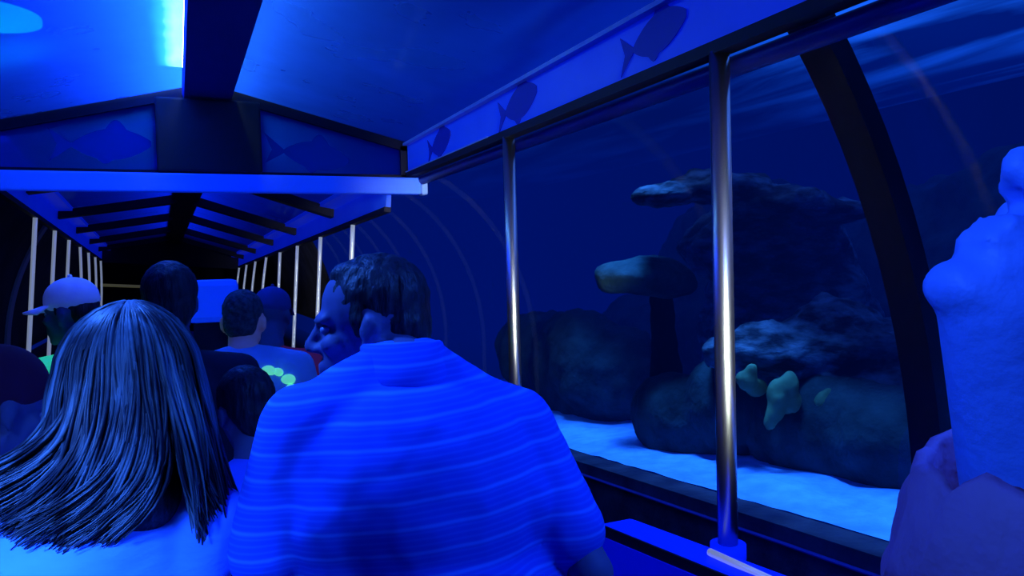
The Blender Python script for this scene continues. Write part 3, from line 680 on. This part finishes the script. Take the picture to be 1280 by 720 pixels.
def collar(p, material, h=0.045, r=0.072, tilt=0.015, name='collar', opening=0.0, ripple=0.0, flare=0.0, drop=0.026):
    """folded band standing round the neck"""
    N, T, s = p['N'], p['T'], p['s']; mb = MB(); n = 36; rows = []
    for (rr, z) in ((r*1.30, -drop), (r*1.24, -0.002), (r*1.08, h), (r*1.0, h+0.004), (r*0.96, h-0.006), (r*0.98, -0.02)):
        ring = []
        for i in range(n+1):
            a = -PI/2 + opening + (2*PI - 2*opening)*i/n + PI
            fr_ = 0.5 + 0.5*math.cos(2*PI*i/n)            # 1 at the front edges
            rq = rr*(1 + flare*fr_*(1 if z < h*0.5 else 0.35)) + ripple*noise.noise(V((i*0.45, z*30, 1.7)))
            x, y = rq*math.sin(a), -rq*math.cos(a)
            ring.append(mb.bm.verts.new(N + T @ (V((x*1.06, y, z + tilt*math.cos(a) + (ripple*1.5*noise.noise(V((i*0.5, 3, z*20)))) - flare*0.05*fr_*(1 if z < 0 else 0)))*s)))
        rows.append(ring)
    m_ = len(rows)
    for j in range(m_):
        for i in range(n): mb.bm.faces.new((rows[j][i], rows[j][i+1], rows[(j+1) % m_][i+1], rows[(j+1) % m_][i]))
    bmesh.ops.remove_doubles(mb.bm, verts=mb.bm.verts[:], dist=0.0005)
    return mb.build(name, material, p['shirt'], smooth=True)

# ---- man in the striped polo, seen from behind, head turned left
man = person('man', 'man seen from behind in striped blue polo shirt, head turned left', (0.312, 1.345, 1.386), 68, -4,
             (0.375, 1.04, 0.685), -8, M['polo'], M['skin'], s=1.0, sw=0.345, girth=1.2, trap=0.050, vox=0.006, lift=(-0.02, -0.055),
             neck_off=(0.345, 1.235, 1.315), arms=(((0.085, 1.19, 1.00), (0.12, 1.45, 0.80)), ((0.585, 1.05, 1.0), (0.55, 1.38, 0.80))))
short_hair(man, M['hair_dark'], 0.006, 0.97)
collar(man, M['polo'], h=0.052, r=0.060, tilt=-0.012, drop=0.062)

# ---- long-haired woman on the left
wom = person('woman', 'woman seen from behind with long straight hair, painted sheen streaks and a pale blue top', (-0.072, 1.335, 1.312), 6, -4,
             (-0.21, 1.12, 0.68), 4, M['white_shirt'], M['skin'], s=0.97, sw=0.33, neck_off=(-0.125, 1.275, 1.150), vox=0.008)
P = wom['P']; hc = wom['c']
hb = MB(); hb.ell(P(0, -0.02, 0.045), (0.080, 0.098, 0.085), wom['H']); hb.ell(P(0, -0.055, -0.03), (0.076, 0.055, 0.10), wom['H']); hb.cap(P(0, -0.05, -0.05), P(-0.01, -0.085, -0.15), 0.062, 0.068)
hair = hb.blob('hair', M['hair_dark'], wom['root'], voxel=0.008, smooth=6)
st = MB(); rnd = random.Random(3)
for i in range(70):
    cph = -2.0 + 4.0*(i+0.5)/70 + rnd.uniform(-0.04, 0.04); cln = 0.165 + 0.04*rnd.random() + (0.13 if cph > 0.75 else 0.03 if cph > 0.1 else -0.02 if cph < -0.8 else 0.02); crr = rnd.uniform(0.985, 1.06); cw = rnd.uniform(0, 6.28); ca = rnd.uniform(0.004, 0.013); csp = rnd.uniform(0.75, 1.15); cc = rnd.uniform(0.0, 0.05)
    for j in range(30):
        ph = cph + rnd.gauss(0, 0.055); th0 = rnd.uniform(0.02, 0.35); ln = cln*rnd.uniform(0.86, 1.06); rr = crr*rnd.uniform(0.985, 1.02)
        dx, dy = rnd.gauss(0, 0.004), rnd.gauss(0, 0.004)
        pts = []
        for k in range(8):
            th = th0 + (1.52 - th0)*k/7
            pts.append(hc + V((0.086*rr*math.sin(th)*math.sin(ph), -0.018 - 0.104*rr*math.sin(th)*math.cos(ph), 0.035 + 0.100*rr*math.cos(th))) + V((dx, dy, 0))*(k/7) + V((ca*0.5*math.sin(cw - 2.2*(1 - k/7)), 0, 0))*(k/7))
        e0 = pts[-1]; sx = e0.x - hc.x
        for k in range(1, 13):
            t = k/12
            x = e0.x + sx*0.42*csp*t + (-0.05*t**4 - cc*t**5 if sx < 0.045 else 0.02*t) + ca*(0.5*(math.sin(cw + 3*t) - math.sin(cw)) + math.sin(cw + 4.5*t)*t) - 0.6*dx*t
            y = e0.y - 0.05*math.sin(min(1, t*1.3)*PI/2)*max(0, math.cos(ph)) - 0.02*t*max(0, -math.cos(ph)+0.4) + ca*math.cos(cw + 4*t)*t
            pts.append(V((x, y, e0.z - ln*t)))
        st.tube(pts, lambda t: 0.0030*(1 - 0.75*max(0, (t-0.6)/0.4)), 4, cap=False)
st.build('hair_locks', M['hair_long'], hair, smooth=True)

# ---- close-up person at the right edge, face tipped up
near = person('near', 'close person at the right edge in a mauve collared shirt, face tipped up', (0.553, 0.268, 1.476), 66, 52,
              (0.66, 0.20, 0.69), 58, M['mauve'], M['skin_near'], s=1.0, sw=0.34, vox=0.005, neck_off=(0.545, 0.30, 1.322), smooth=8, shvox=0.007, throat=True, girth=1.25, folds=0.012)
cl = collar(near, M['mauve'], h=0.045, r=0.082, tilt=0.0, opening=0.35, ripple=0.012, flare=0.35)
MB().ell(near['N'] + near['T'] @ V((0.055, 0.098, -0.01)), (0.006, 0.006, 0.006)).build('button', M['button'], cl, smooth=True)
short_hair(near, M['hair_dark'], 0.008)

# ---- passengers further forward
capman = person('capman', 'man in a pale blue baseball cap and bright green shirt, behind the long-haired woman', (-0.375, 3.30, 1.345), 62, -4, (-0.40, 3.15, 0.68), 20, M['green_shirt'], M['skin'], s=0.98, vox=0.010, sw=0.42)
short_hair(capman, M['hair_dark'], 0.010, 0.97); baseball_cap(capman, M['cap_cloth'])
darkp = person('dark', 'dark-haired person in dark clothes seen from behind, near the blue seat back', (-0.028, 2.74, 1.385), 5, -5, (-0.03, 2.62, 0.68), 0, M['dark_shirt'], M['skin'], s=1.0, vox=0.011)
short_hair(darkp, M['hair_dark'], 0.010, 1.12)
shortp = person('short', 'close-cropped man in a pale shirt with glowing green print', (0.224, 3.06, 1.290), -18, -6, (0.19, 2.78, 0.68), -6, M['pale_shirt'], M['skin_warm'], s=0.97, vox=0.010, sw=0.38, neck_off=(0.215, 2.99, 1.185), lift=(-0.02, -0.01))
short_hair(shortp, M['hair_short'], 0.010, 0.98, low=False)
for (dx, dz, r) in ((0.075, 0.012, 0.026), (0.11, 0.0, 0.022), (0.135, -0.03, 0.026), (0.06, -0.02, 0.018), (0.15, -0.065, 0.018)):
    o_ = shortp['N'] - wloc(shortp['root']); me_ = shortp['shirt'].data
    q = min((v.co for v in me_.vertices if v.co.y < o_.y + 0.02), key=lambda c_: (c_.x - o_.x - dx)**2 + (c_.z - o_.z - dz + 0.06)**2 - 0.02*(o_.y - c_.y))
    MB().ell(q + wloc(shortp['shirt']), (r, 0.012, r*0.8)).build('glowing_print', M['glow_print'], shortp['shirt'], smooth=True)
cap2 = person('cap2', 'person in a navy cap and dull red shirt beside the close-cropped man', (0.385, 3.56, 1.280), -25, -8, (0.40, 3.45, 0.66), -10, M['red_shirt'], M['skin'], s=0.95, vox=0.011,
              arms=(None, ((0.58, 3.60, 0.95), (0.50, 3.80, 1.0))))
baseball_cap(cap2, M['navy_cap'])
child = person('child', 'dark-haired child in a vivid blue shirt, between long-haired woman and polo shirt man', (0.150, 2.13, 1.118), 20, -14, (0.07, 1.92, 0.64), 5, M['blue_shirt'], M['skin'], s=0.86, vox=0.009, sw=0.33)
short_hair(child, M['hair_dark'], 0.009, 1.08)
edge = person('edge', 'child at the left edge in a dark purple knitted hat and pale top', (-0.350, 1.88, 1.215), -62, -18, (-0.42, 1.90, 0.64), -30, M['white_shirt'], M['skin'], s=0.9, vox=0.008, sw=0.32)
P = edge['P']; hm = MB(); hm.ell(P(0, -0.022, 0.066), (0.078, 0.096, 0.080), edge['H']); hm.ell(P(0, -0.055, 0.02), (0.072, 0.06, 0.07), edge['H'])
hat = hm.blob('hat', M['purple_hat'], edge['root'], voxel=0.008, smooth=5)

# tall blue seat back glimpsed between the heads
sb = thing('seat_back', (0.15, 3.98, 0.15), 'bright blue padded seat back glimpsed between the dark-haired and close-cropped heads', 'seat')
MB().box((0.04, 3.94, 1.24), (0.27, 4.02, 1.45)).build('pad', M['bright_bar'], sb, bevel=0.03)
MB().box((0.06, 3.96, 0.15), (0.25, 4.0, 1.25)).build('seat_support', M['dark_frame'], sb)

# ------------------------------------------------------------------ light
def area(name, loc, target, size, energy, col, sy=None, spread=None, down=False):
    l = bpy.data.lights.new(name, 'AREA'); l.energy = energy; l.color = col; l.size = size
    if sy: l.shape = 'RECTANGLE'; l.size_y = sy
    if spread: l.spread = R(spread)
    o = bpy.data.objects.new(name, l); COL.objects.link(o); o.location = loc
    o.rotation_euler = (V(target) - V(loc)).to_track_quat('-Z', 'Y').to_euler()
    if down: o.rotation_euler = (0, -math.atan2(target[0]-loc[0], loc[2]-target[2]), 0)   # long side along the track
    return o
BL = (0.03, 0.16, 1.0)
area('roof_fill', (-0.08, 3.9, 2.86), (-0.08, 3.9, 0), 0.3, 48, BL, 3.0, None, True)  # extra unseen lamp that makes the roof panels glow
area('far_roof_fill', tuple(c2(0, 3, 1.0)), tuple(c2(0, 3, 0)), 0.5, 45, BL, 8.0, None, True)  # unseen lamp added to brighten the far roof panels
area('reef_fill', (3.5, 2.9, 3.5), (3.3, 3.2, 0.5), 1.2, 28, (0.12, 0.28, 1.0), 3.0, None, True)  # added lamp, out of sight, that picks out the reef rocks
area('sand_fill', (2.25, 2.9, 3.4), (2.56, 2.9, 0.4), 0.2, 36, (0.08, 0.36, 1.0), 5.0, 24, True)  # narrow unseen beam added for the sand strip alone
area('side_fill', (1.3, 0.25, 2.4), (0.62, 1.15, 1.2), 0.3, 35, BL)  # unseen lamp placed to brighten the polo's right half and the fascia
area('back_fill', (-0.75, 0.1, 2.1), (-0.33, 1.2, 1.05), 0.3, 8, (0.05, 0.2, 1.0), None, 32)  # unseen lamp aimed at the long-haired woman's back
area('front_left_fill', (-0.4, 1.6, 2.3), (0.12, 1.3, 1.3), 0.2, 5, BL, None, 60)  # added rim light for the polo man's left shoulder
area('near_fill', (-0.35, 0.25, 2.05), (0.55, 0.30, 1.45), 0.2, 0.7, (0.04, 0.2, 1.0), None, 40)  # unseen lamp added just for the upturned face
area('pole_glint_fill', (1.22, 0.25, 1.42), (1.55, 2.5, 1.42), 0.2, 9, (0.95, 1.0, 0.78), 0.9, 22)  # freestanding unseen strip added for white glints on the poles
wd = bpy.data.worlds.new('World'); scn.world = wd; wd.use_nodes = True
wd.node_tree.nodes['Background'].inputs[0].default_value = (0.0, 0.01, 0.12, 1); wd.node_tree.nodes['Background'].inputs[1].default_value = 0.15

# ------------------------------------------------------------------ camera
cam = bpy.data.cameras.new('camera'); co = bpy.data.objects.new('camera', cam); COL.objects.link(co)
cam.sensor_width = 36; cam.lens = 950/1280*36; cam.clip_start = 0.02
th, ph, a = R(23.697), R(2.0294), R(1.6)
F = V((math.sin(th)*math.cos(ph), math.cos(th)*math.cos(ph), -math.sin(ph))); Rr = V((math.cos(th), -math.sin(th), 0)); Up = Rr.cross(F)
X = Rr*math.cos(a) - Up*math.sin(a); Y = Up*math.cos(a) + Rr*math.sin(a); Z = -F
mtx = Matrix((X, Y, Z)).transposed().to_4x4(); mtx.translation = (0, 0, 1.5); co.matrix_world = mtx
scn.camera = co
scn.view_settings.view_transform = 'Standard'; scn.view_settings.look = 'None'
scn.cycles.use_denoising = True; scn.cycles.transparent_max_bounces = 16; scn.cycles.max_bounces = 6
scn.cycles.sample_clamp_indirect = 4
